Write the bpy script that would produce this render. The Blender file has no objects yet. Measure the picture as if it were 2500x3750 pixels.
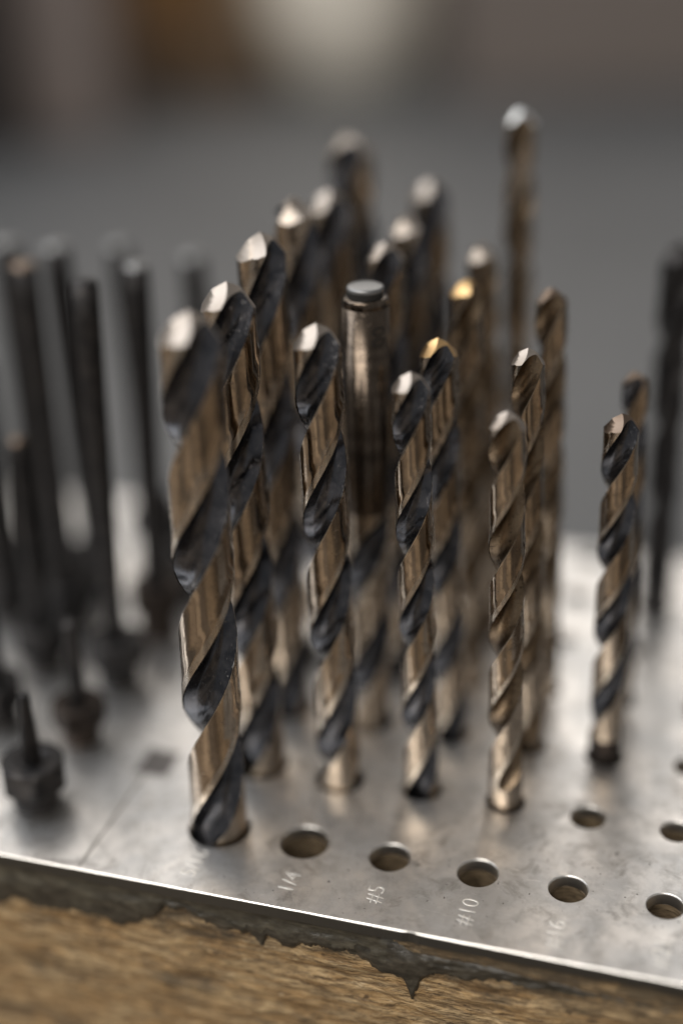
import bpy, bmesh, math, random
from math import sin, cos, pi, radians, atan2, sqrt
from mathutils import Vector, Matrix, noise
from mathutils.geometry import delaunay_2d_cdt

random.seed(7)
S = 0.001                                   # everything below is written in millimetres
scene = bpy.context.scene
COL = scene.collection
YAW = radians(18.4085)
LEAN = Vector((cos(YAW), sin(YAW), 0))      # sideways direction in which the loose bits lean

# ------------------------------------------------------------------ camera
CAM = Vector((65.38, -140.70, 122.57))
cam_d = bpy.data.cameras.new('camera')
cam = bpy.data.objects.new('camera', cam_d); COL.objects.link(cam); scene.camera = cam
_r = Vector((0.99922097, -0.01739465, -0.03542424)); _u = Vector((0.03946455, 0.44042306, 0.89692256)); _w = Vector((0, 0.89762183, -0.44076642))
_rz = Matrix.Rotation(YAW, 3, 'Z')
_r, _u, _w = _rz @ _r, _rz @ _u, _rz @ _w
m = Matrix.Identity(4)
for i in range(3):
    m[i][0], m[i][1], m[i][2], m[i][3] = _r[i], _u[i], -_w[i], CAM[i] * S
cam.matrix_world = m
cam_d.sensor_fit = 'VERTICAL'; cam_d.sensor_height = 36.0; cam_d.sensor_width = 24.0
cam_d.lens = 50.0
cam_d.clip_start = 0.005; cam_d.clip_end = 50
cam_d.dof.use_dof = True
cam_d.dof.focus_distance = 0.1785
cam_d.dof.aperture_fstop = 3.35
cam_d.dof.aperture_blades = 0

def cw(X, Y, Z=0):
    """point in a frame whose y axis is the camera's heading (origin under the camera), in mm"""
    p = _rz @ Vector((X, Y, 0)); return Vector((p.x + CAM.x, p.y + CAM.y, Z))

# ------------------------------------------------------------------ world, lamps, exposure
scene.view_settings.view_transform = 'Standard'
scene.view_settings.look = 'None'
scene.view_settings.gamma = 1.0
scene.view_settings.exposure = 0.12
scene.cycles.use_denoising = True
scene.cycles.max_bounces = 10
scene.cycles.glossy_bounces = 6
scene.cycles.sample_clamp_indirect = 4.0
w = bpy.data.worlds.new('World'); scene.world = w; w.use_nodes = True
bg = w.node_tree.nodes['Background']
bg.inputs['Color'].default_value = (1.0, 0.97, 0.94, 1); bg.inputs['Strength'].default_value = 0.25

def area(name, X, Y, Z, sx, sy, power, col, target=(0, 180, 0)):
    d = bpy.data.lights.new(name, 'AREA'); d.shape = 'RECTANGLE'; d.size = sx * S; d.size_y = sy * S
    d.energy = power; d.color = col
    o = bpy.data.objects.new(name, d); COL.objects.link(o)
    p = cw(X, Y, Z); t = cw(*target)
    o.location = p * S
    o.rotation_euler = (t - p).to_track_quat('-Z', 'Y').to_euler()
    return o
area('window_lamp', -300, 1500, 1050, 2000, 850, 9.8, (1.0, 0.94, 0.87))
area('ceiling_lamp', -780, 350, 1150, 600, 1500, 11.0, (0.93, 0.96, 1.0))
area('ceiling_lamp', -650, -700, 1150, 1300, 600, 17.0, (1.0, 0.95, 0.88), (0, 400, 0))

# ------------------------------------------------------------------ node helpers
def mat(name, base=(.5, .5, .5), metal=0.0, rough=0.5):
    mt = bpy.data.materials.new(name); mt.use_nodes = True
    nt = mt.node_tree; b = nt.nodes['Principled BSDF']
    b.inputs['Base Color'].default_value = (*base, 1); b.inputs['Metallic'].default_value = metal; b.inputs['Roughness'].default_value = rough
    return mt, nt, b
def coords(nt, scale=(1, 1, 1), kind='Object', rnd=False):
    tc = nt.nodes.new('ShaderNodeTexCoord'); mp = nt.nodes.new('ShaderNodeMapping')
    mp.inputs['Scale'].default_value = tuple(s / S for s in scale)
    nt.links.new(tc.outputs[kind], mp.inputs['Vector'])
    if not rnd: return mp.outputs['Vector']
    oi = nt.nodes.new('ShaderNodeObjectInfo'); mu = nt.nodes.new('ShaderNodeMath'); mu.operation = 'MULTIPLY'; mu.inputs[1].default_value = 173.0
    nt.links.new(oi.outputs['Random'], mu.inputs[0])
    ad = nt.nodes.new('ShaderNodeVectorMath'); ad.operation = 'ADD'
    nt.links.new(mp.outputs['Vector'], ad.inputs[0]); nt.links.new(mu.outputs[0], ad.inputs[1]); return ad.outputs[0]
def tex_noise(nt, vec, scale, detail=4, rough=.55, dist=0.0):
    n = nt.nodes.new('ShaderNodeTexNoise'); n.inputs['Scale'].default_value = scale; n.inputs['Detail'].default_value = detail
    n.inputs['Roughness'].default_value = rough; n.inputs['Distortion'].default_value = dist
    nt.links.new(vec, n.inputs['Vector']); return n.outputs['Fac']
def ramp(nt, fac, stops):
    r = nt.nodes.new('ShaderNodeValToRGB'); e = r.color_ramp.elements
    while len(e) < len(stops): e.new(0.5)
    for k, (p, c) in enumerate(stops):
        e[k].position = p; e[k].color = (*c, 1) if len(c) == 3 else c
    nt.links.new(fac, r.inputs['Fac']); return r.outputs['Color']
def g(v): return (v, v, v)
def mix(nt, fac, a, b):
    n = nt.nodes.new('ShaderNodeMix'); n.data_type = 'RGBA'
    def put(sock, v):
        if isinstance(v, (tuple, list)): sock.default_value = (*v, 1) if len(v) == 3 else v
        else: nt.links.new(v, sock)
    if isinstance(fac, float): n.inputs[0].default_value = fac
    else: nt.links.new(fac, n.inputs[0])
    put(n.inputs[6], a); put(n.inputs[7], b); return n.outputs[2]
def math_(nt, op, a, b=None):
    n = nt.nodes.new('ShaderNodeMath'); n.operation = op
    for k, v in enumerate((a, b)):
        if v is None: continue
        if isinstance(v, (int, float)): n.inputs[k].default_value = v
        else: nt.links.new(v, n.inputs[k])
    return n.outputs[0]
def bump(nt, b, height, strength, dist_mm):
    n = nt.nodes.new('ShaderNodeBump'); n.inputs['Strength'].default_value = strength; n.inputs['Distance'].default_value = dist_mm * S
    nt.links.new(height, n.inputs['Height']); nt.links.new(n.outputs['Normal'], b.inputs['Normal'])

# ------------------------------------------------------------------ materials
def rand(nt):
    return nt.nodes.new('ShaderNodeObjectInfo').outputs['Random']
def bronze(name, base, dark, rough=.27, grime=.62, bands=0.0):
    mt, nt, b = mat(name, base, 1.0, rough)
    v = coords(nt, (1, 1, 1), rnd=True)
    n1 = tex_noise(nt, v, .38, 5, .62, .4)
    n2 = tex_noise(nt, coords(nt, (.35, .35, 5.0), rnd=True), 1.0, 4, .6)      # grinding lines round the bit
    n3 = tex_noise(nt, coords(nt, (1.7, 1.7, .07), rnd=True), 1.0, 4, .65)      # streaks along the bit: scuff bump, plus reflections painted into the colour
    spots = ramp(nt, tex_noise(nt, v, 1.25, 4, .7), [(.54, g(0)), (.68, g(1))])
    c = mix(nt, ramp(nt, n1, [(.36, g(0)), (.64, g(1))]), base, tuple(x * .62 for x in base))
    c = mix(nt, math_(nt, 'MULTIPLY', rand(nt), .55), c, tuple(x * .55 for x in base))
    c = mix(nt, math_(nt, 'MULTIPLY', spots, grime), c, dark)
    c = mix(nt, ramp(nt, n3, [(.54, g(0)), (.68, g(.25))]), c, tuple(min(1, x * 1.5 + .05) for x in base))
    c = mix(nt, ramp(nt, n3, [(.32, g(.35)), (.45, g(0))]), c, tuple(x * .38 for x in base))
    if bands:
        nb = tex_noise(nt, coords(nt, (.02, .02, .26), rnd=False), 1.0, 2, .6)
        c = mix(nt, math_(nt, 'MULTIPLY', ramp(nt, nb, [(.50, g(0)), (.58, g(1))]), bands), c, dark)
    nt.links.new(c, b.inputs['Base Color'])
    nt.links.new(ramp(nt, math_(nt, 'ADD', math_(nt, 'MULTIPLY', n1, .5), math_(nt, 'MULTIPLY', spots, .4)), [(.2, g(rough - .04)), (.7, g(rough + .22))]), b.inputs['Roughness'])
    bump(nt, b, math_(nt, 'ADD', math_(nt, 'ADD', math_(nt, 'MULTIPLY', n2, .6), math_(nt, 'MULTIPLY', n3, 1.0)), math_(nt, 'MULTIPLY', spots, .5)), .12 if bands else .30, .03)
    return mt
M = {}
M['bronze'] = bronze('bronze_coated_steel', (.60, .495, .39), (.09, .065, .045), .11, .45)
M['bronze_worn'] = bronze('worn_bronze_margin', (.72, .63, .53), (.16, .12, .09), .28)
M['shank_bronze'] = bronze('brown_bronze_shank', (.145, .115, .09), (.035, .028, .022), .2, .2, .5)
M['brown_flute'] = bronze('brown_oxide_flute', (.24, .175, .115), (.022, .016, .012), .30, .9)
def oxide(name, base, rough, wear=.6):
    mt, nt, b = mat(name, base, 0.95, rough)
    v = coords(nt, rnd=True)
    n1 = tex_noise(nt, v, .42, 5, .65, .5)
    n2 = tex_noise(nt, coords(nt, (1.2, 1.2, .25), rnd=True), 2.2, 4, .6)
    chips = ramp(nt, tex_noise(nt, v, 1.9, 4, .75), [(.60, g(0)), (.70, g(1))])
    c = mix(nt, ramp(nt, n1, [(.38, g(0)), (.66, g(1))]), base, (base[0] * 2.6, base[1] * 2.4, base[2] * 2.2))
    c = mix(nt, math_(nt, 'MULTIPLY', rand(nt), .4), c, tuple(x * .6 for x in base))
    c = mix(nt, math_(nt, 'MULTIPLY', chips, wear), c, (.30, .275, .25))
    nt.links.new(c, b.inputs['Base Color'])
    nt.links.new(ramp(nt, n2, [(.3, g(rough - .07)), (.7, g(rough + .14))]), b.inputs['Roughness'])
    bump(nt, b, math_(nt, 'ADD', n2, math_(nt, 'MULTIPLY', chips, 1.5)), .40, .035)
    return mt
M['flute'] = oxide('black_oxide_flute', (.062, .066, .077), .16, .4)
M['black'] = oxide('black_oxide_steel', (.034, .034, .036), .48, .12)
M['rusty'] = oxide('brown_black_steel', (.036, .030, .027), .50, .15)
def steel(name, base, rough):
    mt, nt, b = mat(name, base, 1.0, rough)
    n2 = tex_noise(nt, coords(nt, (.6, 5, 1)), 1.6, 4, .6)
    nt.links.new(mix(nt, n2, base, tuple(x * .8 for x in base)), b.inputs['Base Color'])
    bump(nt, b, n2, .35, .03)
    return mt
M['point'] = steel('ground_steel_point', (.40, .35, .305), .40)
M['point_cool'] = steel('painted_glint_point', (.93, .97, 1.0), .34)  # bluish glint of the tallest bit's tip put into the base colour
M['point_gold'] = steel('heat_tinted_point', (.70, .46, .22), .34)
M['point_dark'] = steel('darkened_ground_point', (.20, .15, .115), .38)
M['stamp'] = steel('stamped_bright_metal', (.90, .87, .82), .42)
M['stamp'].node_tree.nodes['Principled BSDF'].inputs['Metallic'].default_value = .7

mt, nt, b = mat('shank_end_grey', (.22, .22, .22), .85, .42)
bump(nt, b, tex_noise(nt, coords(nt), 3.0, 4), .2, .03); M['shank_end'] = mt
mt, nt, b = mat('dark_print', (.012, .011, .010), 0, .6); M['print'] = mt

# plate: worn aluminium with stains, pits and scratches
mt, nt, b = mat('worn_aluminium', (.70, .68, .655), 1.0, .3)
v = coords(nt)
n_big = tex_noise(nt, v, .085, 5, .6, .6)
n_mid = tex_noise(nt, v, .38, 5, .65)
n_brush = tex_noise(nt, coords(nt, (.05, 2.6, 1)), 1.0, 5, .7)
n_scr = tex_noise(nt, coords(nt, (1.4, .09, 1)), 1.0, 3, .6)
c = mix(nt, ramp(nt, n_big, [(.38, g(0)), (.60, g(1))]), (.80, .775, .75), (.60, .60, .60))
c = mix(nt, math_(nt, 'MULTIPLY', ramp(nt, n_mid, [(.44, g(0)), (.66, g(1))]), .55), c, (.42, .41, .395))
pits = ramp(nt, tex_noise(nt, v, 1.15, 2, .5), [(.69, g(0)), (.74, g(1))])
grime = ramp(nt, tex_noise(nt, v, .20, 6, .72, 1.0), [(.54, g(0)), (.68, g(1))])
c = mix(nt, math_(nt, 'MULTIPLY', grime, .6), c, (.27, .25, .23))
c = mix(nt, math_(nt, 'MULTIPLY', pits, .8), c, (.10, .09, .08))
fine = ramp(nt, tex_noise(nt, coords(nt, (.30, 3.4, 1)), 1.0, 3, .7, .6), [(.62, g(0)), (.70, g(1))])
c = mix(nt, math_(nt, 'MULTIPLY', fine, .45), c, (.92, .90, .88))
# one dirty smudge at the end of the scribed line
sep = nt.nodes.new('ShaderNodeSeparateXYZ'); nt.links.new(v, sep.inputs[0])
dx = math_(nt, 'DIVIDE', math_(nt, 'ABSOLUTE', math_(nt, 'SUBTRACT', sep.outputs[0], -14.8)), 2.9)
dy = math_(nt, 'DIVIDE', math_(nt, 'ABSOLUTE', math_(nt, 'SUBTRACT', sep.outputs[1], 11.4)), 3.2)
dd = math_(nt, 'ADD', math_(nt, 'MAXIMUM', dx, dy), math_(nt, 'MULTIPLY', math_(nt, 'SUBTRACT', n_mid, .5), .9))
smudge = ramp(nt, dd, [(.75, g(1)), (1.15, g(0))])
c = mix(nt, math_(nt, 'MULTIPLY', smudge, .9), c, (.10, .09, .088))
nt.links.new(c, b.inputs['Base Color'])
rr = math_(nt, 'ADD', math_(nt, 'MULTIPLY', n_big, .20), math_(nt, 'MULTIPLY', n_mid, .16))
nt.links.new(math_(nt, 'ADD', rr, .20), b.inputs['Roughness'])
hh = math_(nt, 'ADD', math_(nt, 'MULTIPLY', n_brush, .6), math_(nt, 'ADD', math_(nt, 'MULTIPLY', n_scr, .4), math_(nt, 'MULTIPLY', pits, -1.2)))
bump(nt, b, math_(nt, 'ADD', hh, math_(nt, 'MULTIPLY', fine, -.5)), .5, .035)
M['plate'] = mt
mt, nt, b = mat('plate_edge_polished', (.74, .72, .69), 1.0, .34)
bump(nt, b, tex_noise(nt, coords(nt), 2.2, 4), .3, .04); M['plate_edge'] = mt
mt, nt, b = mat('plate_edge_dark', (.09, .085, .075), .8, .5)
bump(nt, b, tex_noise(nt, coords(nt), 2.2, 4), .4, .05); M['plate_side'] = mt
mt, nt, b = mat('scribed_groove', (.30, .28, .26), .9, .5); M['scribe'] = mt

# wood
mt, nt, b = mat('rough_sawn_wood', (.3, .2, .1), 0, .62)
vg = coords(nt, (.10, .6, .75))
grain = tex_noise(nt, vg, 1.0, 6, .62, .8)
fib = tex_noise(nt, coords(nt, (.38, 1.4, 2.6)), 1.0, 5, .65)
blot = tex_noise(nt, coords(nt, (.09, .2, .22)), 1.0, 5, .6)
c = ramp(nt, grain, [(.25, (.24, .138, .052)), (.45, (.44, .28, .125)), (.60, (.60, .435, .24)), (.8, (.48, .32, .15))])
c = mix(nt, math_(nt, 'MULTIPLY', ramp(nt, fib, [(.40, g(1)), (.56, g(0))]), .7), c, (.085, .052, .026))
gouge = tex_noise(nt, coords(nt, (.34, 1.1, 1.3)), 1.0, 4, .65, .4)
c = mix(nt, ramp(nt, gouge, [(.585, g(0)), (.66, g(.85))]), c, (.075, .045, .022))
c = mix(nt, ramp(nt, gouge, [(.30, g(.7)), (.39, g(0))]), c, (.74, .58, .36))
c = mix(nt, ramp(nt, blot, [(.54, g(0)), (.70, g(.75))]), c, (.06, .045, .030))
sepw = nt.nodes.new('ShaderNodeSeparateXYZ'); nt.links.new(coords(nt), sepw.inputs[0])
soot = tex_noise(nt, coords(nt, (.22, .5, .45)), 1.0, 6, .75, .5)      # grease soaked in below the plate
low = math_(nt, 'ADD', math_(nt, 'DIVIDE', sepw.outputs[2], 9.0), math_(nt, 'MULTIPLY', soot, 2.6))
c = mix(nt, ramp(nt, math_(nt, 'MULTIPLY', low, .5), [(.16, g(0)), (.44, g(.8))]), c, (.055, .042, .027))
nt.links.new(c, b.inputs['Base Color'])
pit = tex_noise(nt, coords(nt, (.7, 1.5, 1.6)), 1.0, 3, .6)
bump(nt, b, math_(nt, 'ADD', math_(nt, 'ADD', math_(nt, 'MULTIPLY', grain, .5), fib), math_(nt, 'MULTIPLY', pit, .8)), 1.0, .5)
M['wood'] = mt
mt, nt, b = mat('dark_wood_in_hole', (.16, .115, .07), 0, .45)  # hole walls, a darker brown than the block
nn = tex_noise(nt, coords(nt, (.5, .5, 2.2)), 1.0, 4)
nt.links.new(ramp(nt, nn, [(.35, (.05, .036, .022)), (.65, (.20, .15, .095))]), b.inputs['Base Color'])
bump(nt, b, nn, .5, .12); M['hole'] = mt
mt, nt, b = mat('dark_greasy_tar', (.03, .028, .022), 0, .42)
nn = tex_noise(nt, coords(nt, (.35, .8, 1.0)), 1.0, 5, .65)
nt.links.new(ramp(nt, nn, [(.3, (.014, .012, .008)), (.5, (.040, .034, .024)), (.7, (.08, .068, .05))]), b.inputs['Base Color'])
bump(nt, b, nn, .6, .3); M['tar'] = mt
mt, nt, b = mat('greenish_grey_grime', (.09, .08, .06), 0, .5)
nn = tex_noise(nt, coords(nt, (.3, .8, .9)), 1.0, 5, .65)
nt.links.new(ramp(nt, nn, [(.3, (.025, .021, .014)), (.5, (.055, .048, .034)), (.7, (.11, .097, .07))]), b.inputs['Base Color'])
bump(nt, b, nn, .6, .3); M['grime'] = mt

# bench and things behind
mt, nt, b = mat('grey_bench_paint', (.2, .2, .2), 0, .55)
nn = tex_noise(nt, coords(nt), .012, 4)
nt.links.new(ramp(nt, nn, [(.3, (.070, .072, .074)), (.7, (.094, .096, .099))]), b.inputs['Base Color']); M['bench'] = mt
def plain(name, base, rough=.6, metal=0.0):
    mt, nt, b = mat(name, base, metal, rough)
    nn = tex_noise(nt, coords(nt), .05, 4)
    nt.links.new(mix(nt, nn, tuple(x * .85 for x in base), tuple(min(1, x * 1.12) for x in base)), b.inputs['Base Color'])
    return mt
M['cream'] = plain('cream_plastic', (.90, .84, .74), .45)
M['orange'] = plain('orange_brown_wood', (.26, .135, .046), .6)
M['tan'] = plain('tan_card', (.62, .52, .40), .6)
M['brown'] = plain('brown_wood', (.12, .075, .04), .6)
M['pinkgrey'] = plain('dusty_pink_grey_card', (.20, .165, .15), .7)
M['blackcase'] = plain('black_plastic', (.010, .009, .009), .5)
M['taupe'] = plain('taupe_card', (.165, .138, .122), .7)

# ------------------------------------------------------------------ mesh helpers
class MB:
    def __init__(s): s.v = []; s.f = []; s.m = []; s.smooth = []
    def add(s, p): s.v.append(tuple(p)); return len(s.v) - 1
    def face(s, idx, m=0, sm=True): s.f.append(tuple(idx)); s.m.append(m); s.smooth.append(sm)
    def grid(s, rows, m=0, sm=True, closed=False, flip=False, mcol=None):
        ids = [[s.add(p) for p in r] for r in rows]
        for a, b_ in zip(ids, ids[1:]):
            n = len(a)
            for k in range(n if closed else n - 1):
                q = (a[k], a[(k + 1) % n], b_[(k + 1) % n], b_[k])
                s.face(q[::-1] if flip else q, mcol(k) if mcol else m, sm)
        return ids
    def lathe(s, prof, n=40, m=0, sm=True, cap_top=False, cap_bot=False, c=(0, 0)):
        rows = [[(c[0] + r * cos(2 * pi * k / n), c[1] + r * sin(2 * pi * k / n), z) for k in range(n)] for r, z in prof]
        ids = s.grid(rows, m, sm, True)
        if cap_top: s.face(ids[-1], m, False)
        if cap_bot: s.face(ids[0][::-1], m, False)
        return ids
    def build(s, name, mats, parent=None):
        me = bpy.data.meshes.new(name)
        me.from_pydata([(x * S, y * S, z * S) for x, y, z in s.v], [], s.f)
        for mt in (mats if isinstance(mats, (list, tuple)) else [mats]): me.materials.append(mt)
        me.polygons.foreach_set('material_index', s.m); me.polygons.foreach_set('use_smooth', s.smooth)
        me.validate(); me.update()
        o = bpy.data.objects.new(name, me); COL.objects.link(o)
        if parent is not None: o.parent = parent
        return o
def tag(o, label=None, cat=None, group=None, kind=None):
    if label: o['label'] = label
    if cat: o['category'] = cat
    if group: o['group'] = group
    if kind: o['kind'] = kind
    return o
def empty(name, loc, label, cat, group=None):
    o = bpy.data.objects.new(name, None); COL.objects.link(o); o.location = Vector(loc) * S
    o.empty_display_size = .005
    return tag(o, label, cat, group)
def box_mb(x0, x1, y0, y1, z0, z1, bev=0.0, m=0):
    bm = bmesh.new(); bmesh.ops.create_cube(bm, size=1)
    for v_ in bm.verts:
        v_.co = Vector(((x0 + x1) / 2 + v_.co.x * (x1 - x0), (y0 + y1) / 2 + v_.co.y * (y1 - y0), (z0 + z1) / 2 + v_.co.z * (z1 - z0)))
    if bev: bmesh.ops.bevel(bm, geom=bm.edges[:], offset=bev, segments=3, affect='EDGES', profile=.5)
    o = MB(); bm.verts.index_update()
    for v_ in bm.verts: o.add(v_.co)
    for f_ in bm.faces: o.face([v_.index for v_ in f_.verts], m, False)
    bm.free(); return o

# ------------------------------------------------------------------ setting
hb = -45.0
def slab(name, x0, x1, y0, y1, z1, z0, mt, frame=False):
    o = MB(); P = [(x0, y0), (x1, y0), (x1, y1), (x0, y1)]
    ti = [o.add((x, y, z1)) for x, y in P]; bi = [o.add((x, y, z0)) for x, y in P]
    o.face(ti, 0, False); o.face(bi[::-1], 0, False)
    for k in range(4): o.face((ti[k], bi[k], bi[(k + 1) % 4], ti[(k + 1) % 4]), 0, False)
    return tag(o.build(name, mt), kind='structure')
mt, nt, b = mat('bounce_bench_wood', (.3, .22, .15), 0, .5)
nn = tex_noise(nt, coords(nt, (.06, .004, .06), rnd=True), 1.0, 6, .6, .6)
tone = nt.nodes.new('ShaderNodeObjectInfo').outputs['Color']
nt.links.new(mix(nt, nn, (1, 1, 1), (.6, .58, .56)), b.inputs['Base Color'])
mx = nt.nodes.new('ShaderNodeMix'); mx.data_type = 'RGBA'; mx.blend_type = 'MULTIPLY'; mx.inputs[0].default_value = 1
nt.links.new(tone, mx.inputs[6]); nt.links.new(mix(nt, nn, (1, 1, 1), (.6, .58, .56)), mx.inputs[7]); nt.links.new(mx.outputs[2], b.inputs['Base Color'])
M['bounce_bench_wood'] = mt
under = slab('added_bounce_bench', -620, 620, -330, 96, hb - 12, hb - 40, M['bounce_bench_wood']); under.color = (.05, .04, .03, 1)  # unseen bench front, added to bounce warm light onto the lands
rb = random.Random(5); x = -610.0
tones = [(.30, .235, .165), (.055, .042, .03), (.20, .15, .10), (.38, .30, .215), (.09, .068, .048)]  # tones set so the planks mirror as light and dark streaks
q = 0
while x < 600:
    wd = rb.uniform(48, 84)
    pl = box_mb(x, x + wd - 3, -330, 96, hb - 11.9, hb, 1.2).build('bounce_plank', M['bounce_bench_wood'], under)
    kq = rb.uniform(.8, 1.15); pl.color = (*[c_ * kq for c_ in tones[q % 5]], 1)
    x += wd; q += 1
slab('grey_bench_top', -2000, 1500, 96.5, 2400, hb - 2, hb - 35, M['bench'])

# ------------------------------------------------------------------ drill stand
SX, SY = 11.659, 14.78
def gxy(c, r): return (c + r * .0188) * SX, r * SY
# local base (x, y), diameter; the bits
BITS = {  # name: (base, height, lean dx, dia, pitch, zf (height where a flute faces the camera) , z of flute runout, materials)
 'a1': ((-.55, 0.0), 72.9, 1.75, 7.60, 40.5, 25.7, -2.5, 'black'),
 'b1': ((-.18, 15.1), 71.8, .08, 7.05, 39.0, 46.8, -9, 'black'),
 'b2': ((11.9, 14.5), 67.5, -.46, 6.10, 34.5, 44.9, -9, 'black'),
 'b3': ((23.64, 15.3), 61.9, -.71, 4.90, 27.9, 43.7, -9, 'black'),
 'b4': ((35.47, 15.39), 57.8, -.63, 4.60, 25.5, 42.5, 3.2, 'brown'),
 'c1': ((-1.0, 30.1), 73.9, -.18, 6.75, 41.0, 45.0, -9, 'black'),
 'c3': ((24.4, 29.57), 61.4, -1.59, 5.05, 28.5, 43.8, -9, 'black'),
 'c4': ((36.06, 29.2), 61.0, -1.43, 4.40, 27.5, 43.9, -9, 'brown'),
 'c5': ((47.0, 29.3), 52.9, -.16, 4.65, 24.5, 36.1, 3.8, 'black'),
 'd1': ((gxy(0, 3)), 75.3, -2.04, 6.4, 38.0, 63.0, -9, 'black'),
 'd2': ((gxy(1, 3)), 69.4, -.56, 5.4, 32.0, 50.0, -9, 'black'),
 'd3': ((gxy(2, 3)), 64.8, -.85, 4.5, 26.0, 46.0, -9, 'brown'),
 'd4': ((gxy(3, 3)), 64.2, -.63, 4.4, 27.0, 62.0, -9, 'brown'),
 'd5': ((gxy(4, 3)), 53.1, -.54, 3.7, 22.0, 30.0, -9, 'black'),
 'e1': ((gxy(0, 4)), 72.7, -1.88, 6.9, 40.0, 67.0, -9, 'black'),
 'e2': ((gxy(1, 4)), 69.6, -1.60, 5.6, 33.0, 60.0, -9, 'black'),
 'e3': ((gxy(2, 4)), 65.8, -2.17, 4.6, 27.0, 58.0, -9, 'brown'),
 'f1': ((gxy(0, 5)), 78.0, -3.37, 7.2, 40.0, 76.0, -9, 'black'),
 'f2': ((gxy(1, 5)), 71.2, -2.26, 6.0, 34.0, 65.0, -9, 'black'),
 'f3': ((gxy(2, 5)), 82.0, .26, 4.6, 27.0, 66.0, -9, 'brown'),
 'k':  ((gxy(4, 5)[0] + 1.4, gxy(4, 5)[1]), 63.0, 0, 5.5, 29.0, 40.0, 6, 'allblack'),
}
LABELS = {
 'a1': 'thickest black and bronze drill bit, alone in the front row by the plate edge',
 'b1': 'thick black and bronze drill bit right behind the thickest front one, its facets pale',
 'b2': 'black and bronze drill bit just left of the upturned smooth shank, in sharp focus',
 'b3': 'slim black and bronze drill bit with bright tip spot, right of the upturned shank',
 'b4': 'dirty brown drill bit with brown flutes, its plain shank showing above the plate',
 'c1': 'bronze drill bit with one flat bright triangular tip facet and a dark chipped corner',
 'c3': 'drill bit with a burnt orange glowing tip, touching the slim bit in front of it',
 'c4': 'bronze drill bit with speckled dark flute, directly behind the dirty brown one',
 'c5': 'short drill bit with dark blunted tip, standing apart at the right',
 'd1': 'blurred bronze drill bit with pale pointed tip, left of the horseshoe-shaped bright tip',
 'd2': 'blurred brown drill bit rising directly behind the upturned smooth shank',
 'd3': 'blurred drill bit with a golden yellow tip, behind the burnt orange tip',
 'd4': 'blurred bronze drill bit at the right end of the main cluster, with curved grey tip',
 'd5': 'shortest blurred drill bit, half hidden behind the blunted bit standing apart',
 'e1': 'blurred drill bit whose bright tip looks like a horseshoe',
 'e2': 'blurred drill bit with a rounded pink beige tip, in front of a paler blurred bit',
 'e3': 'blurred thin drill bit with beige tip, left of the tallest thin bit',
 'f1': 'farthest tall thick drill bit with a round blurred grey tip',
 'f2': 'blurred thick drill bit with dull brown tip, behind the pink beige tipped one',
 'f3': 'tallest thin brown drill bit with a bright bluish white tip',
 'k': 'all black blurred drill bit at the right edge, behind the bit standing apart',
}
SHANK_BASE = (11.95, 29.6)
EMPTY = [((11.55, 0), 6.5), ((23.3, 0), 5.35), ((35.0, .0), 5.2), ((46.6, 0), 4.85), ((58.6, 0), 4.55),
         (gxy(4, 1), 4.7), (gxy(5, 1), 4.2), (gxy(5, 2), 4.0), (gxy(3, 4), 4.3), (gxy(4, 4), 4.2), (gxy(3, 5), 4.3), (gxy(5, 3), 3.9), (gxy(5, 4), 3.9),
         (gxy(2, 6 - .02), 4.6), (gxy(3, 6 - .02), 4.3)]
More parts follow.
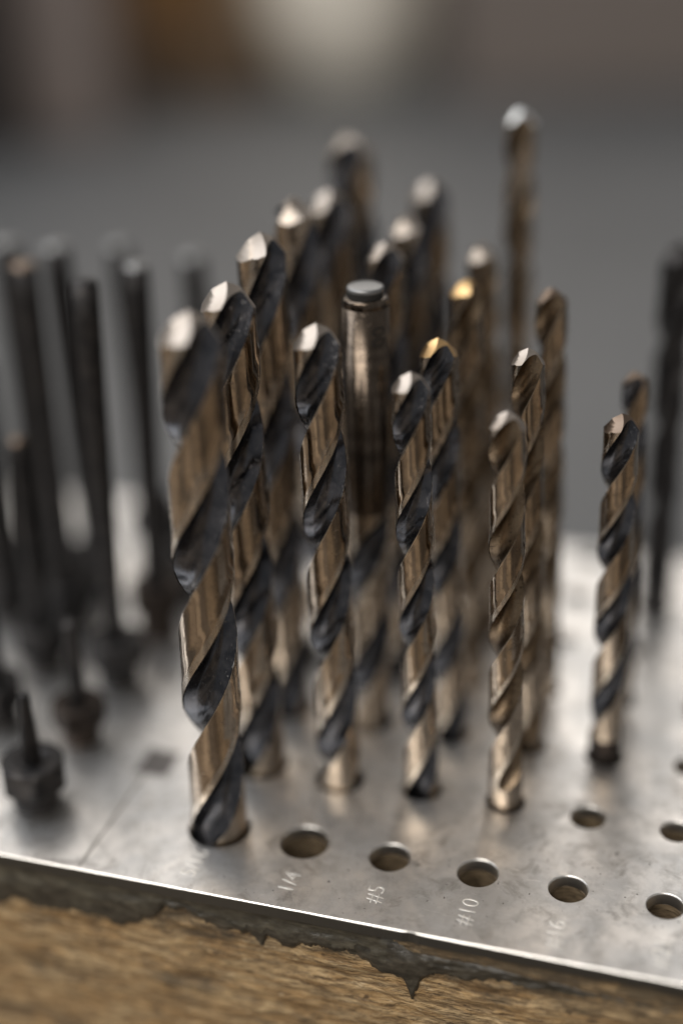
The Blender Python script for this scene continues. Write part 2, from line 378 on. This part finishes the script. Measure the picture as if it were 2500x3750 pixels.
HEXES = [  # base, sleeve dia, hex across corners, sleeve height, hex height, shaft dia bottom/top, shaft height above plate, lean, material, label
 ((-27.6, -1.2), 5.6, 8.0, 2.9, 4.3, 2.3, 1.4, 17.8, .5, 'black', 'nearest short hex-collared black bit with a stubby tapered pin, at the left edge'),
 ((-28.5, 14.4), 5.0, 7.0, 3.0, 3.6, 2.4, 1.9, 20.0, .6, 'rusty', 'brownish hex-collared bit, second from the front in the left group'),
 ((-43.0, 15.6), 5.4, 7.6, 3.2, 4.0, 3.0, 2.4, 30.0, .3, 'black', 'hex-collared black bit cut off by the left edge of the picture'),
 ((-29.8, 30.2), 5.6, 8.0, 3.6, 4.4, 2.6, 3.3, 65.3, 1.9, 'black', 'tall dark rod with a wide grey-topped hex collar, third from the front'),
 ((-43.8, 31.5), 5.6, 8.0, 3.4, 4.4, 2.8, 2.1, 39.5, .9, 'black', 'mid-height dark bit whose pale round end shows as a small bright disc'),
 ((-29.6, 45.2), 5.8, 8.0, 5.2, 4.6, 3.2, 3.2, 63.3, 2.4, 'rusty', 'tall dark rod with rust brown hex collar, beside the thickest drill bit'),
 ((-45.5, 44.8), 5.6, 8.0, 3.6, 4.4, 3.4, 3.4, 62.8, 0.0, 'black', 'tall dark rod with a dull orange end, in the left group'),
 ((-58.0, 45.2), 6.4, 8.4, 3.6, 5.0, 6.0, 5.4, 46.0, .5, 'black', 'thick very dark post at the far left edge of the picture'),
 ((-47.3, 58.3), 5.6, 8.0, 3.6, 4.4, 3.6, 3.6, 61.8, 0.0, 'black', 'tall dark rod with the largest pale round end, in the left group'),
 ((-58.0, 59.6), 5.6, 8.0, 3.6, 4.4, 3.6, 3.6, 61.5, .9, 'black', 'tall dark rod cut by the left edge of the picture, dull grey end'),
 ((-43.5, 74.2), 5.4, 7.6, 3.4, 4.2, 3.4, 3.4, 57.8, -.6, 'black', 'farther tall grey rod with blurred end, between two paler round ends'),
 ((-29.6, 59.8), 5.8, 8.0, 4.0, 4.6, 3.0, 2.6, 14.0, .3, 'black', 'short dark bit half hidden behind the rod with the rust brown collar'),
 ((-37.0, 68.0), 6.2, 8.6, 5.0, 5.0, 3.0, 2.6, 15.0, .3, 'black', 'short dark bit in the gap between the two back columns of rods'),
 ((-29.5, 74.2), 5.4, 7.6, 3.4, 4.2, 3.4, 3.4, 56.6, -1.2, 'black', 'faintest farthest rod, just left of the thickest drill bit'),
]
holes = [(p, d) for p, d in EMPTY]
holes += [(b_[0], b_[3] + .75) for b_ in BITS.values()]
holes += [(SHANK_BASE, 6.95)]
holes += [(h_[0], h_[1] - .6) for h_ in HEXES]

stand = empty('drill_stand', (0, 0, hb), 'wooden drill stand block with a worn aluminium plate full of drilled holes', 'drill stand')
stand.location = (0, 0, hb * S)
PX0, PX1, PY0, PY1, TH = -92.0, 76.0, -12.75, 92.5, 1.7
def place(o_):  # children of the stand are written in plate coordinates (z = 0 on the plate's top)
    o_.location = (0, 0, -hb * S); return o_
BV = .17
CH = .15
# outline with a slightly nicked front edge
front = []
n = 240
for k in range(n + 1):
    x = PX0 + (PX1 - PX0) * k / n
    j = .05 * noise.noise((x * .35, 3, 1)) + .035 * noise.noise((x * 1.7, 9, 1))
    if abs(x - 29.4) < .8: j += .16
    front.append((x, PY0 + j))
outer = front + [(PX1, PY1), (PX0, PY1)]
inner = [(min(max(x, PX0 + BV), PX1 - BV), (y + BV) if k <= n else PY1 - BV) for k, (x, y) in enumerate(outer)]
v2 = [Vector(p) for p in inner]; edges = [(k, (k + 1) % len(inner)) for k in range(len(inner))]
rings = []
for (hx, hy), d in holes:
    s0 = len(v2); r = d / 2 + CH; nn_ = 36
    rings.append((s0, nn_, (hx, hy), d / 2))
    v2 += [Vector((hx + r * cos(2 * pi * k / nn_), hy + r * sin(2 * pi * k / nn_))) for k in range(nn_)]
    edges += [(s0 + k, s0 + (k + 1) % nn_) for k in range(nn_)]
ov, oe, of, orig_v, _, _ = delaunay_2d_cdt(v2, edges, [], 0, 1e-6)
pm = MB()
for p in ov: pm.add((p.x, p.y, 0))
for f_ in of:
    cx = sum(ov[i].x for i in f_) / 3; cy = sum(ov[i].y for i in f_) / 3
    if any((cx - hx) ** 2 + (cy - hy) ** 2 < (d / 2 + CH * .9) ** 2 for (hx, hy), d in holes): continue
    a_, b_, c_ = (ov[i] for i in f_)
    if (b_ - a_).cross(c_ - a_) < 0: f_ = f_[::-1]
    # keep inside the outline
    if not (PX0 + BV * .5 < cx < PX1 - BV * .5): continue
    pm.face(f_, 0, False)
for s0, nn_, (hx, hy), r in rings:
    ring = lambda rr, z: [(hx + rr * cos(2 * pi * k / nn_), hy + rr * sin(2 * pi * k / nn_), z) for k in range(nn_)]
    pm.grid([ring(r + CH, 0), ring(r + CH * .35, -.07), ring(r, -.26), ring(r, -TH)], 1, True, True, flip=True, mcol=None)
N = len(outer)
cyc = lambda L: L + [L[0]]
pm.grid([cyc([(x, y, 0) for x, y in inner]), cyc([(x * .3 + X * .7, y * .3 + Y * .7, -.08) for (x, y), (X, Y) in zip(inner, outer)]), cyc([(X, Y, -BV) for X, Y in outer])], 1, True, flip=True)
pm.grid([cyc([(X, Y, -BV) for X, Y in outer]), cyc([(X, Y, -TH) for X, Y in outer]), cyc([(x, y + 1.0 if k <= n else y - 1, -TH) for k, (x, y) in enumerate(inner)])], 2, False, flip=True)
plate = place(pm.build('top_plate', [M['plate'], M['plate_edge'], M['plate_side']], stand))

# wood block: uneven sawn front, drilled top
WY = PY0 + .45
wm = MB()
nx, nz = 320, 96
WX0, WX1, WZ0, WZ1 = PX0 + .6, PX1 - .6, hb, -TH - .02
def wood_y(x, z):
    d = .40 * noise.fractal((x * .10, z * .55, 2.0), 1.0, 2.0, 4) + .24 * noise.noise((x * .34, z * 1.3, 5.0)) + .12 * noise.noise((x * .8 + z * .4, z * 2.1, 15.0))
    d += .10 * noise.noise((x * 1.3, z * 2.4, 8.0))
    if z > -5.2:                              # worn, rounded upper lip
        t = (z + 5.2) / (5.2 - TH)
        d += 1.15 * t * t * (1 + .35 * noise.noise((x * .22, 0, 4)))
    if abs(x + 1.2) < 3 and z > -12: d += .5 * max(0, noise.noise((x * .8, z * .8, 3)))
    return WY + .35 + d
rows = []
for j in range(nz + 1):
    z = WZ1 + (WZ0 - WZ1) * (j / nz) ** 1.5
    rows.append([(WX0 + (WX1 - WX0) * k / nx, wood_y(WX0 + (WX1 - WX0) * k / nx, z), z) for k in range(nx + 1)])
ids = wm.grid(rows, 0, True, flip=True)
bk = PY1 - .6
b0, b1, b2, b3 = (wm.add((WX0, bk, WZ1)), wm.add((WX1, bk, WZ1)), wm.add((WX1, bk, WZ0)), wm.add((WX0, bk, WZ0)))
wm.face((b1, b0, b3, b2), 0, False)
wm.face([r_[0] for r_ in ids] + [b3, b0], 0, False)
wm.face(([r_[-1] for r_ in ids] + [b2, b1])[::-1], 0, False)
wm.face(ids[-1] + [b2, b3], 0, False)
# drilled top of the block
fr = [(p[0], p[1] + .02) for p in rows[0]]
out2 = fr + [(WX1, bk), (WX0, bk)]
v2 = [Vector(p) for p in out2]; edges = [(k, (k + 1) % len(out2)) for k in range(len(out2))]
for (hx, hy), d in holes:
    s0 = len(v2)
    v2 += [Vector((hx + d / 2 * cos(2 * pi * k / 24), hy + d / 2 * sin(2 * pi * k / 24))) for k in range(24)]
    edges += [(s0 + k, s0 + (k + 1) % 24) for k in range(24)]
ov, oe, of, _, _, _ = delaunay_2d_cdt(v2, edges, [], 0, 1e-6)
base = len(wm.v)
for p in ov: wm.add((p.x, p.y, WZ1))
for f_ in of:
    cx = sum(ov[i].x for i in f_) / 3; cy = sum(ov[i].y for i in f_) / 3
    if any((cx - hx) ** 2 + (cy - hy) ** 2 < (d / 2 * .97) ** 2 for (hx, hy), d in holes): continue
    if cy < WY + .9: continue
    wm.face([base + i for i in f_], 0, False)
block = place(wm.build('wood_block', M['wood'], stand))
for (hx, hy), d in holes:
    hm = MB(); r = d / 2
    prof = [(r, -TH - .03), (r * .985, -4.5), (r * .99, -9), (r * .97, -15), (r * .5, -16.5), (.01, -17)]
    rows = [[(hx + rr * (1 + .03 * noise.noise((k * .9, z * .6, hx))) * cos(2 * pi * k / 24), hy + rr * sin(2 * pi * k / 24), z) for k in range(24)] for rr, z in prof]
    hm.grid(rows, 0, True, True, flip=True)
    hm.build('drilled_hole', M['hole'], block)

# dark tar squeezed out under the plate's front edge
LOWER = [(-95, -8.6), (-60, -9.0), (-40, -8.2), (-28.7, -9.7), (-26.4, -8.1), (-25.1, -8.2), (-22.9, -9.2), (-20.2, -8.6), (-17.6, -8.4), (-12.8, -8.4), (-11.7, -9.2), (-10.5, -9.4), (-9, -8.4), (-6.3, -7.2), (-3.6, -4.9), (-1.4, -4.5), (.7, -5.0), (2.1, -5.9), (5.1, -6.3), (8.1, -6.3), (9.5, -7.7), (10.5, -6.2), (12.5, -7.1), (13.6, -7.5), (14.9, -6.3), (17, -6.0), (20.4, -6.2), (22.1, -6.1), (24, -7.1), (26, -8.3), (28.2, -8.6), (28.9, -10.4), (29.25, -11.9), (29.5, -11.8), (30.0, -10.0), (30.6, -8.4), (32.2, -6.9), (34.9, -6.5), (37.1, -6.5), (39.8, -6.0), (41.2, -5.7), (43.3, -6.0), (47.8, -5.7), (50.4, -5.6), (54, -5.2), (58, -5.3), (66, -5.1)]
UPPER = [(-95, -1.75), (24.6, -1.75), (26.0, -2.5), (27.2, -3.1), (28.9, -3.8), (31.7, -3.8), (34.4, -3.9), (37.1, -3.9), (42.5, -4.1), (47.7, -4.4), (52, -4.9), (58, -5.1), (66, -5.05)]
def interp(T, x):
    for (x0, y0), (x1, y1) in zip(T, T[1:]):
        if x0 <= x <= x1: q = (x - x0) / (x1 - x0); return y0 + (y1 - y0) * q * q * (3 - 2 * q)
    return T[-1][1]
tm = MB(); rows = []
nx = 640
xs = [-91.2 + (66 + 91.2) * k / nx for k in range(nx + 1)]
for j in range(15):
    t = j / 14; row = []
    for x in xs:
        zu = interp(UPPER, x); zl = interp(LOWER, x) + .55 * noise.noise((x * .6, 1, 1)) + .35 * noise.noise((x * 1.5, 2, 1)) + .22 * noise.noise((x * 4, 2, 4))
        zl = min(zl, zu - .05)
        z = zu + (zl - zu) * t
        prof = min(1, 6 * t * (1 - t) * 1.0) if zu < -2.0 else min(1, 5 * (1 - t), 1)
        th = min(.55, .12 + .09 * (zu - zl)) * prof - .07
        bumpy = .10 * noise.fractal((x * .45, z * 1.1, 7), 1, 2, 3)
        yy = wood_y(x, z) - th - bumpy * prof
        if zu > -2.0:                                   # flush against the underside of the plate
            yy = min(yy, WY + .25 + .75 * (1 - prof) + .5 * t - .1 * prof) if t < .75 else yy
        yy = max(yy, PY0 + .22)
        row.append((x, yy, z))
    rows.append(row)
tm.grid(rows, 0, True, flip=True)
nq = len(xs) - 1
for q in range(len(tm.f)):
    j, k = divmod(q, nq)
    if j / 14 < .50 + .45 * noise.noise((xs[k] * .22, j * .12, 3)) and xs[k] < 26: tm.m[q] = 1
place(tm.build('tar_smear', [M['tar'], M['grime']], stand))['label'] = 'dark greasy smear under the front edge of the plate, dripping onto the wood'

# scribed line and stamped sizes
lm = MB()
k_ = 14
ys = [PY0 + .5 + (9.2 - PY0 - .5) * i / k_ for i in range(k_ + 1)]
lm.grid([[(-15.72 + .04 * sin(y), y, .006) for y in ys], [(-15.50 + .04 * sin(y), y, .001) for y in ys], [(-15.28 + .04 * sin(y * 1.3), y, .006) for y in ys]], 0, True)
lm.build('scribed_line', M['scribe'], plate)
def text_mesh(txt, size, name, matl, parent, thick=.055, fill=False, offset=0.0):
    cu = bpy.data.curves.new('lettering', 'FONT'); cu.body = txt; cu.size = size * S
    cu.align_x = 'CENTER'; cu.align_y = 'CENTER'; cu.resolution_u = 5
    if fill: cu.fill_mode = 'FRONT'; cu.offset = offset * S
    else:
        cu.fill_mode = 'FRONT'; cu.extrude = .02 * S; cu.bevel_depth = thick * S; cu.bevel_resolution = 1; cu.offset = offset * S
    tmp = bpy.data.objects.new('lettering', cu); COL.objects.link(tmp)
    dg = bpy.context.evaluated_depsgraph_get()
    me = bpy.data.meshes.new_from_object(tmp.evaluated_get(dg))
    bpy.data.objects.remove(tmp); bpy.data.curves.remove(cu)
    me.materials.clear(); me.materials.append(matl); me.name = name
    o_ = bpy.data.objects.new(name, me); COL.objects.link(o_); o_.parent = parent
    return o_
for txt, x, y in (('5/16', -.9, -7.6), ('1/4', 12.3, -7.9), ('#5', 23.5, -7.2), ('#10', 35.4, -7.3), ('#16', 46.5, -8.3), ('#21', 59.1, -8.2)):
    t_ = text_mesh(txt, 3.1, 'stamped_number', M['stamp'], plate, .03, offset=(-.055 if x < 40 else -.02))
    t_.location = (x * S, y * S, .0); t_.rotation_euler = (0, 0, pi / 2 + radians(random.uniform(-3, 3)))
    t_['label'] = 'size mark ' + txt + ' stamped into the plate'

# ------------------------------------------------------------------ twist drill bits
RHO, WEB = .92, .42
D0 = WEB + RHO
def half_angle(D):
    c_ = (1 + D * D - RHO * RHO) / (2 * D)
    return math.acos(max(-1, min(1, c_))) if c_ < 1 else 0.0
def drill(root, R, zt, z_bot, pitch, phase, z_run, mats, chip=0.0, point=110, seed=0, cap=True, invert=False, shank_top=None):
    """flutes, lands, ground point and shank of one twist bit, z = 0 on the plate"""
    tw = 2 * pi / pitch
    nf, nl = 10, 12
    top = zt - R / math.tan(radians(point / 2)) - .95 * R
    zs = []
    z = max(z_bot, z_run)
    step = min(.75, pitch / 44)
    nrow = max(10, int((top - z) / step))
    zs = [z + (top - z) * k / nrow for k in range(nrow + 1)]
    fd = half_angle(D0)
    phiL = pi - fd                                   # leading edge of the land that follows flute 0
    cot = 1 / math.tan(radians(point / 2))
    def capz(r, dphi):                               # dphi: angle behind the cutting lip
        a = abs(r * cos(dphi)); b_ = max(0, r * sin(dphi))
        b0 = .5 * R
        z_ = -a * cot - (b_ * .45 if b_ < b0 else b0 * .45 + (b_ - b0) * 1.35)
        return z_
    def prof(k, s, kind, z, t_lift):
        D = D0 + t_lift * (1 + RHO - D0)
        da = half_angle(D)
        if kind == 'f':
            d = s * da
            r = D * cos(d) - sqrt(max(0, RHO * RHO - (D * sin(d)) ** 2))
            ang = d
        else:
            ang = da + (pi - 2 * da) * s
            r = 1.0
            back = .035 * min(1, t_lift * -1.5 + 1) if t_lift < .66 else 0
            if s < .80: r -= back * min(1, (.80 - s) / .05)
        return r, ang
    def jit(z, ang, a):
        return 1 + a * (noise.noise((z * 1.7 + seed * 13, ang * 2, seed)) + .6 * noise.noise((z * 4.3 + seed * 7, ang, seed + 5)))
    def rowpts(k, kind, z, cols, lip):
        t = 0.0
        if z_run > z_bot and z < z_run + 1.6 * R:
            t = 1 - (z - z_run) / (1.6 * R); t = t ** 1.6
        out = []
        for s in cols:
            r, ang = prof(k, s, kind, z, t)
            edge = (kind == 'l' and (s > .86 or s == 0)) or (kind == 'f' and abs(s) == 1)
            rr = R * r * (jit(z, ang if kind == 'l' else (ang if ang > 0 else ang + 0), chip) if edge else 1)
            zz = z
            if lip is not None:                      # upper rows close up to the ground point
                dphi = (phiL - ang)
                if ang < -0.0001 - fd + 1e-6 and kind == 'f' and False: pass
                hgt = zt + capz(rr, dphi if dphi <= pi else dphi - pi)
                zz = top + (hgt - top) * lip
            A = ang + k * pi + phase + tw * zz
            out.append((rr * cos(A), rr * sin(A), zz))
        return out
    lips = [.2, .4, .6, .8, 1.0]
    fcols = [-1 + 2 * i / nf for i in range(nf + 1)]
    lcols = [0, .03, .12, .24, .36, .48, .6, .70, .79, .84, .90, .96, 1.0]
    tops = {}
    for k in (0, 1):
        for kind, cols in (('f', fcols), ('l', lcols)):
            rows = [rowpts(k, kind, z, cols, None) for z in zs] + [rowpts(k, kind, top, cols, q) for q in lips]
            mb = MB()
            if kind == 'f': mb.grid(rows, 0, True)
            else: mb.grid(rows, 0, True, mcol=lambda c_: 1 if (c_ >= 9 or c_ == 0) else 0)
            tops[(k, kind)] = rows[-1]
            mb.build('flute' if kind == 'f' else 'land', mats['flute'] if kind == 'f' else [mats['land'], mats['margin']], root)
    if cap:
        mb = MB()
        # radial rings from the boundary to the chisel edge
        for k in (0, 1):
            bound = tops[(k, 'f')][:-1] + tops[(k, 'l')]
            # local polar of boundary
            loc = []
            for (x, y, z) in bound:
                A = atan2(y, x) - phase - tw * z - k * pi
                loc.append((sqrt(x * x + y * y), A))
            rings_ = []
            for q in (1.0, .85, .7, .55, .4, .25, .1, .01):
                row = []
                for i, (r, A) in enumerate(loc):
                    if q == 1.0: row.append(bound[i]); continue
                    Aw = (A + fd + 1e-4) % (2 * pi) - fd
                    dphi = phiL - Aw
                    if dphi > pi: dphi -= pi
                    z_ = zt + capz(r * q, dphi)
                    AA = A + k * pi + phase + tw * z_
                    row.append((r * q * cos(AA), r * q * sin(AA), z_))
                rings_.append(row)
            mb.grid(rings_, 0, False)
        mb.build('point', mats['point'], root)
    if z_run > z_bot:
        sm_ = MB()
        sm_.lathe([(R, z_bot), (R, z_run + .02)], 40, 0, True, cap_top=False, cap_bot=True)
        sm_.build('shank', mats['shank'], root)
MS = {
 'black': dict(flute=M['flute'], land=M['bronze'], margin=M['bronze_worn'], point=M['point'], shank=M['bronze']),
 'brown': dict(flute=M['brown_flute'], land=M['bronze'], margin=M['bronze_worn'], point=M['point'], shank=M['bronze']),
 'allblack': dict(flute=M['black'], land=M['black'], margin=M['black'], point=M['black'], shank=M['black']),
}
def orient(o_, H, dx):
    d = (LEAN * dx + Vector((0, 0, H))).normalized()
    o_.rotation_mode = 'QUATERNION'; o_.rotation_quaternion = Vector((0, 0, 1)).rotation_difference(d)
for i, (key, (bp, H, dx, dia, pitch, zf, zrun, mk)) in enumerate(BITS.items()):
    t = empty('drill_bit', (bp[0], bp[1], 0), LABELS[key], 'drill bit', 'drill bits standing in the plate')
    orient(t, H, dx)
    ang = atan2(CAM.y - bp[1], CAM.x - bp[0])
    mats = dict(MS[mk])
    if key == 'f3': mats['point'] = M['point_cool']
    if key in ('c3', 'd3'): mats['point'] = M['point_gold']
    if key in ('d4', 'd5'): mats['point'] = M['point_dark']
    if key == 'c5': mats['point'] = M['point_dark']; mats['shank'] = M['rusty']
    drill(t, dia / 2, H, -13.0, pitch, ang - 2 * pi * zf / pitch, zrun, mats, chip=.026, seed=i + 1)

# the bit standing upside down: shank up, flutes going into the plate
t = empty('drill_bit', (SHANK_BASE[0], SHANK_BASE[1], 0), 'upturned drill bit with its smooth round shank and grey end button upward', 'drill bit', 'drill bits standing in the plate')
H = 67.5; orient(t, H, 1.15)
R = 3.1
ang = atan2(CAM.y - SHANK_BASE[1], CAM.x - SHANK_BASE[0])
mats = dict(MS['black'], shank=M['shank_bronze'])
drill(t, R, 13.0, -64.9, 35.0, -ang + 2 * pi / 35.0 * 29.6, -35.5, mats, chip=.02, seed=77, cap=False)
for ch in t.children: ch.rotation_euler = (pi, 0, 0)
mb = MB()
mb.lathe([(R * .995, 64.85), (R, 65.3), (R * .985, 65.75), (R * .93, 66.05), (R * .80, 66.12)], 48, 0, True)
mb.build('bevelled_rim', M['shank_bronze'], t)
mb = MB(); mb.lathe([(R * .79, 66.0), (R * .79, 66.95)], 48); mb.build('end_groove', M['print'], t)
mb = MB(); mb.lathe([(R * .79, 66.93), (R * .795, 67.2), (R * .77, 67.42), (R * .70, 67.52), (R * .35, 67.58), (.01, 67.6)], 48); mb.build('end_button', M['shank_end'], t)
def wrap_print(txt, size, z, a, parent, squash=1.0):
    o_ = text_mesh(txt, size, 'printed_mark', M['print'], parent, fill=True)
    for v_ in o_.data.vertices:                       # lettering reads along the shank: x -> height, y -> round it
        hx, hy = v_.co.x / S, v_.co.y / S
        A = a - hy / R * squash
        v_.co = Vector(((R + .015) * cos(A), (R + .015) * sin(A), z + hx)) * S
    return o_
wrap_print('00', 2.9, 61.4, ang + .62, t)
wrap_print('IIII III', 2.3, 53.5, ang + .62, t)

# ------------------------------------------------------------------ hex-collared bits on the left
for i, (bp, sd, hd, sh, hh_, d0, d1, H, dx, mk, lab) in enumerate(HEXES):
    sd *= 1.15; hd *= 1.2; d0 *= (1.15 if H < 25 else 1.2); d1 *= (1.2 if H < 25 else 1.2)
    t = empty('hex_collared_bit', (bp[0], bp[1], 0), lab, 'tool bit', 'hex-collared bits in the left part of the plate')
    orient(t, H, dx)
    mb = MB(); r = sd / 2
    mb.lathe([(r - .4, -9), (r - .35, -.1), (r, .05), (r, sh * .55), (r * .96, sh * .62), (r * .96, sh + .05)], 36, 0, True)
    mb.build('sleeve', M[mk], t)
    mb = MB(); rot = random.uniform(0, 1); hr = hd / 2; ap = hr * cos(pi / 6)
    n_ = 48
    def hexr(a):
        a = (a % (pi / 3)) - pi / 6
        return ap / cos(a)
    prof = [(.55, sh, 0), (.88, sh, 0), (1.0, sh + .45, 1), (1.0, sh + hh_ - .6, 1), (.90, sh + hh_ - .12, 0), (.86, sh + hh_, 0), (.52, sh + hh_ + .02, 0), (.44, sh + hh_ - .25, 0), (.2, sh + hh_ - .3, 0)]
    rows = []
    for q, z, isx in prof:
        rows.append([((min(hexr(2 * pi * k / n_), hr * .97) if isx else hr * q) * cos(2 * pi * k / n_ + rot), (min(hexr(2 * pi * k / n_), hr * .97) if isx else hr * q) * sin(2 * pi * k / n_ + rot), z) for k in range(n_)])
    mb.grid(rows, 0, False, True)
    mb.build('hex_collar', M[mk], t)
    mb = MB(); zb = sh + hh_ - .5; L = H - zb
    pr = [(d0 / 2, zb)]
    for k in range(1, 13):
        q = k / 12; rr = d0 / 2 + (d1 - d0) / 2 * q
        if i == 0: rr *= 1 + .10 * sin(q * 5.0)
        pr.append((rr, zb + (L - .35) * q))
    pr += [(d1 / 2 * .82, H - .1), (d1 / 2 * .4, H)]
    mb.lathe(pr, 28, 0, True, cap_top=True)
    sh_ = mb.build('shaft', M['black'], t)
    if H > 25:
        mb = MB(); mb.lathe([(d1 / 2 * .98, H - .14), (d1 / 2 * .85, H + .3), (d1 / 2 * .3, H + .6), (.01, H + .62)], 28, 0, True)
        mb.build('bright_end', M['black' if i == 3 else 'point_dark' if i in (4, 6) else 'shank_end'], t)

# ------------------------------------------------------------------ things farther back on the bench
def boxy(name, X0, X1, Y0, Y1, hgt, mt, label, cat, lid_mt=None):
    c_ = cw((X0 + X1) / 2, (Y0 + Y1) / 2, hb - 2)
    t = empty(name, c_, label, cat); t.rotation_euler = (0, 0, YAW)
    wx, wy = (X1 - X0) / 2, (Y1 - Y0) / 2
    box_mb(-wx, wx, -wy, wy, .3, hgt, 2).build('body', mt, t)
    box_mb(-wx - 1.5, wx + 1.5, -wy - 1.5, wy + 1.5, hgt + .3, hgt + 16, 2).build('lid', lid_mt or mt, t)
    return t
c_ = cw(18, 1060, hb - 2)
t = empty('tub', c_, 'large out-of-focus cream round tub behind the drill bits, at the top of the picture', 'tub')
mb = MB(); mb.lathe([(50, .3), (56, 2), (60, 60), (63, 190), (63.5, 200)], 64, cap_bot=True); mb.build('body', M['cream'], t)
mb = MB(); mb.lathe([(66, 196), (66.5, 208), (64, 212), (.5, 213)], 64); mb.build('lid', M['cream'], t)
boxy('wooden_box', -150, -72, 1060, 1160, 190, M['orange'], 'out-of-focus orange brown wooden box left of the cream tub', 'box')
boxy('tan_box', -84, -12, 1130, 1220, 205, M['tan'], 'tan out-of-focus box between the orange brown box and the cream tub', 'box')
boxy('wooden_block', -125, -40, 975, 1040, 22, M['brown'], 'low dark brown blurred block lying in front of the orange brown box', 'block')
boxy('cardboard_box', -184, -128, 870, 960, 200, M['pinkgrey'], 'out-of-focus pinkish grey cardboard box at the upper left', 'box')
boxy('tool_case', -360, -190, 815, 950, 240, M['blackcase'], 'nearly black out-of-focus case in the upper left corner', 'case')
boxy('storage_box', 84, 330, 945, 1150, 210, M['taupe'], 'wide brown grey out-of-focus box filling the upper right corner', 'box')
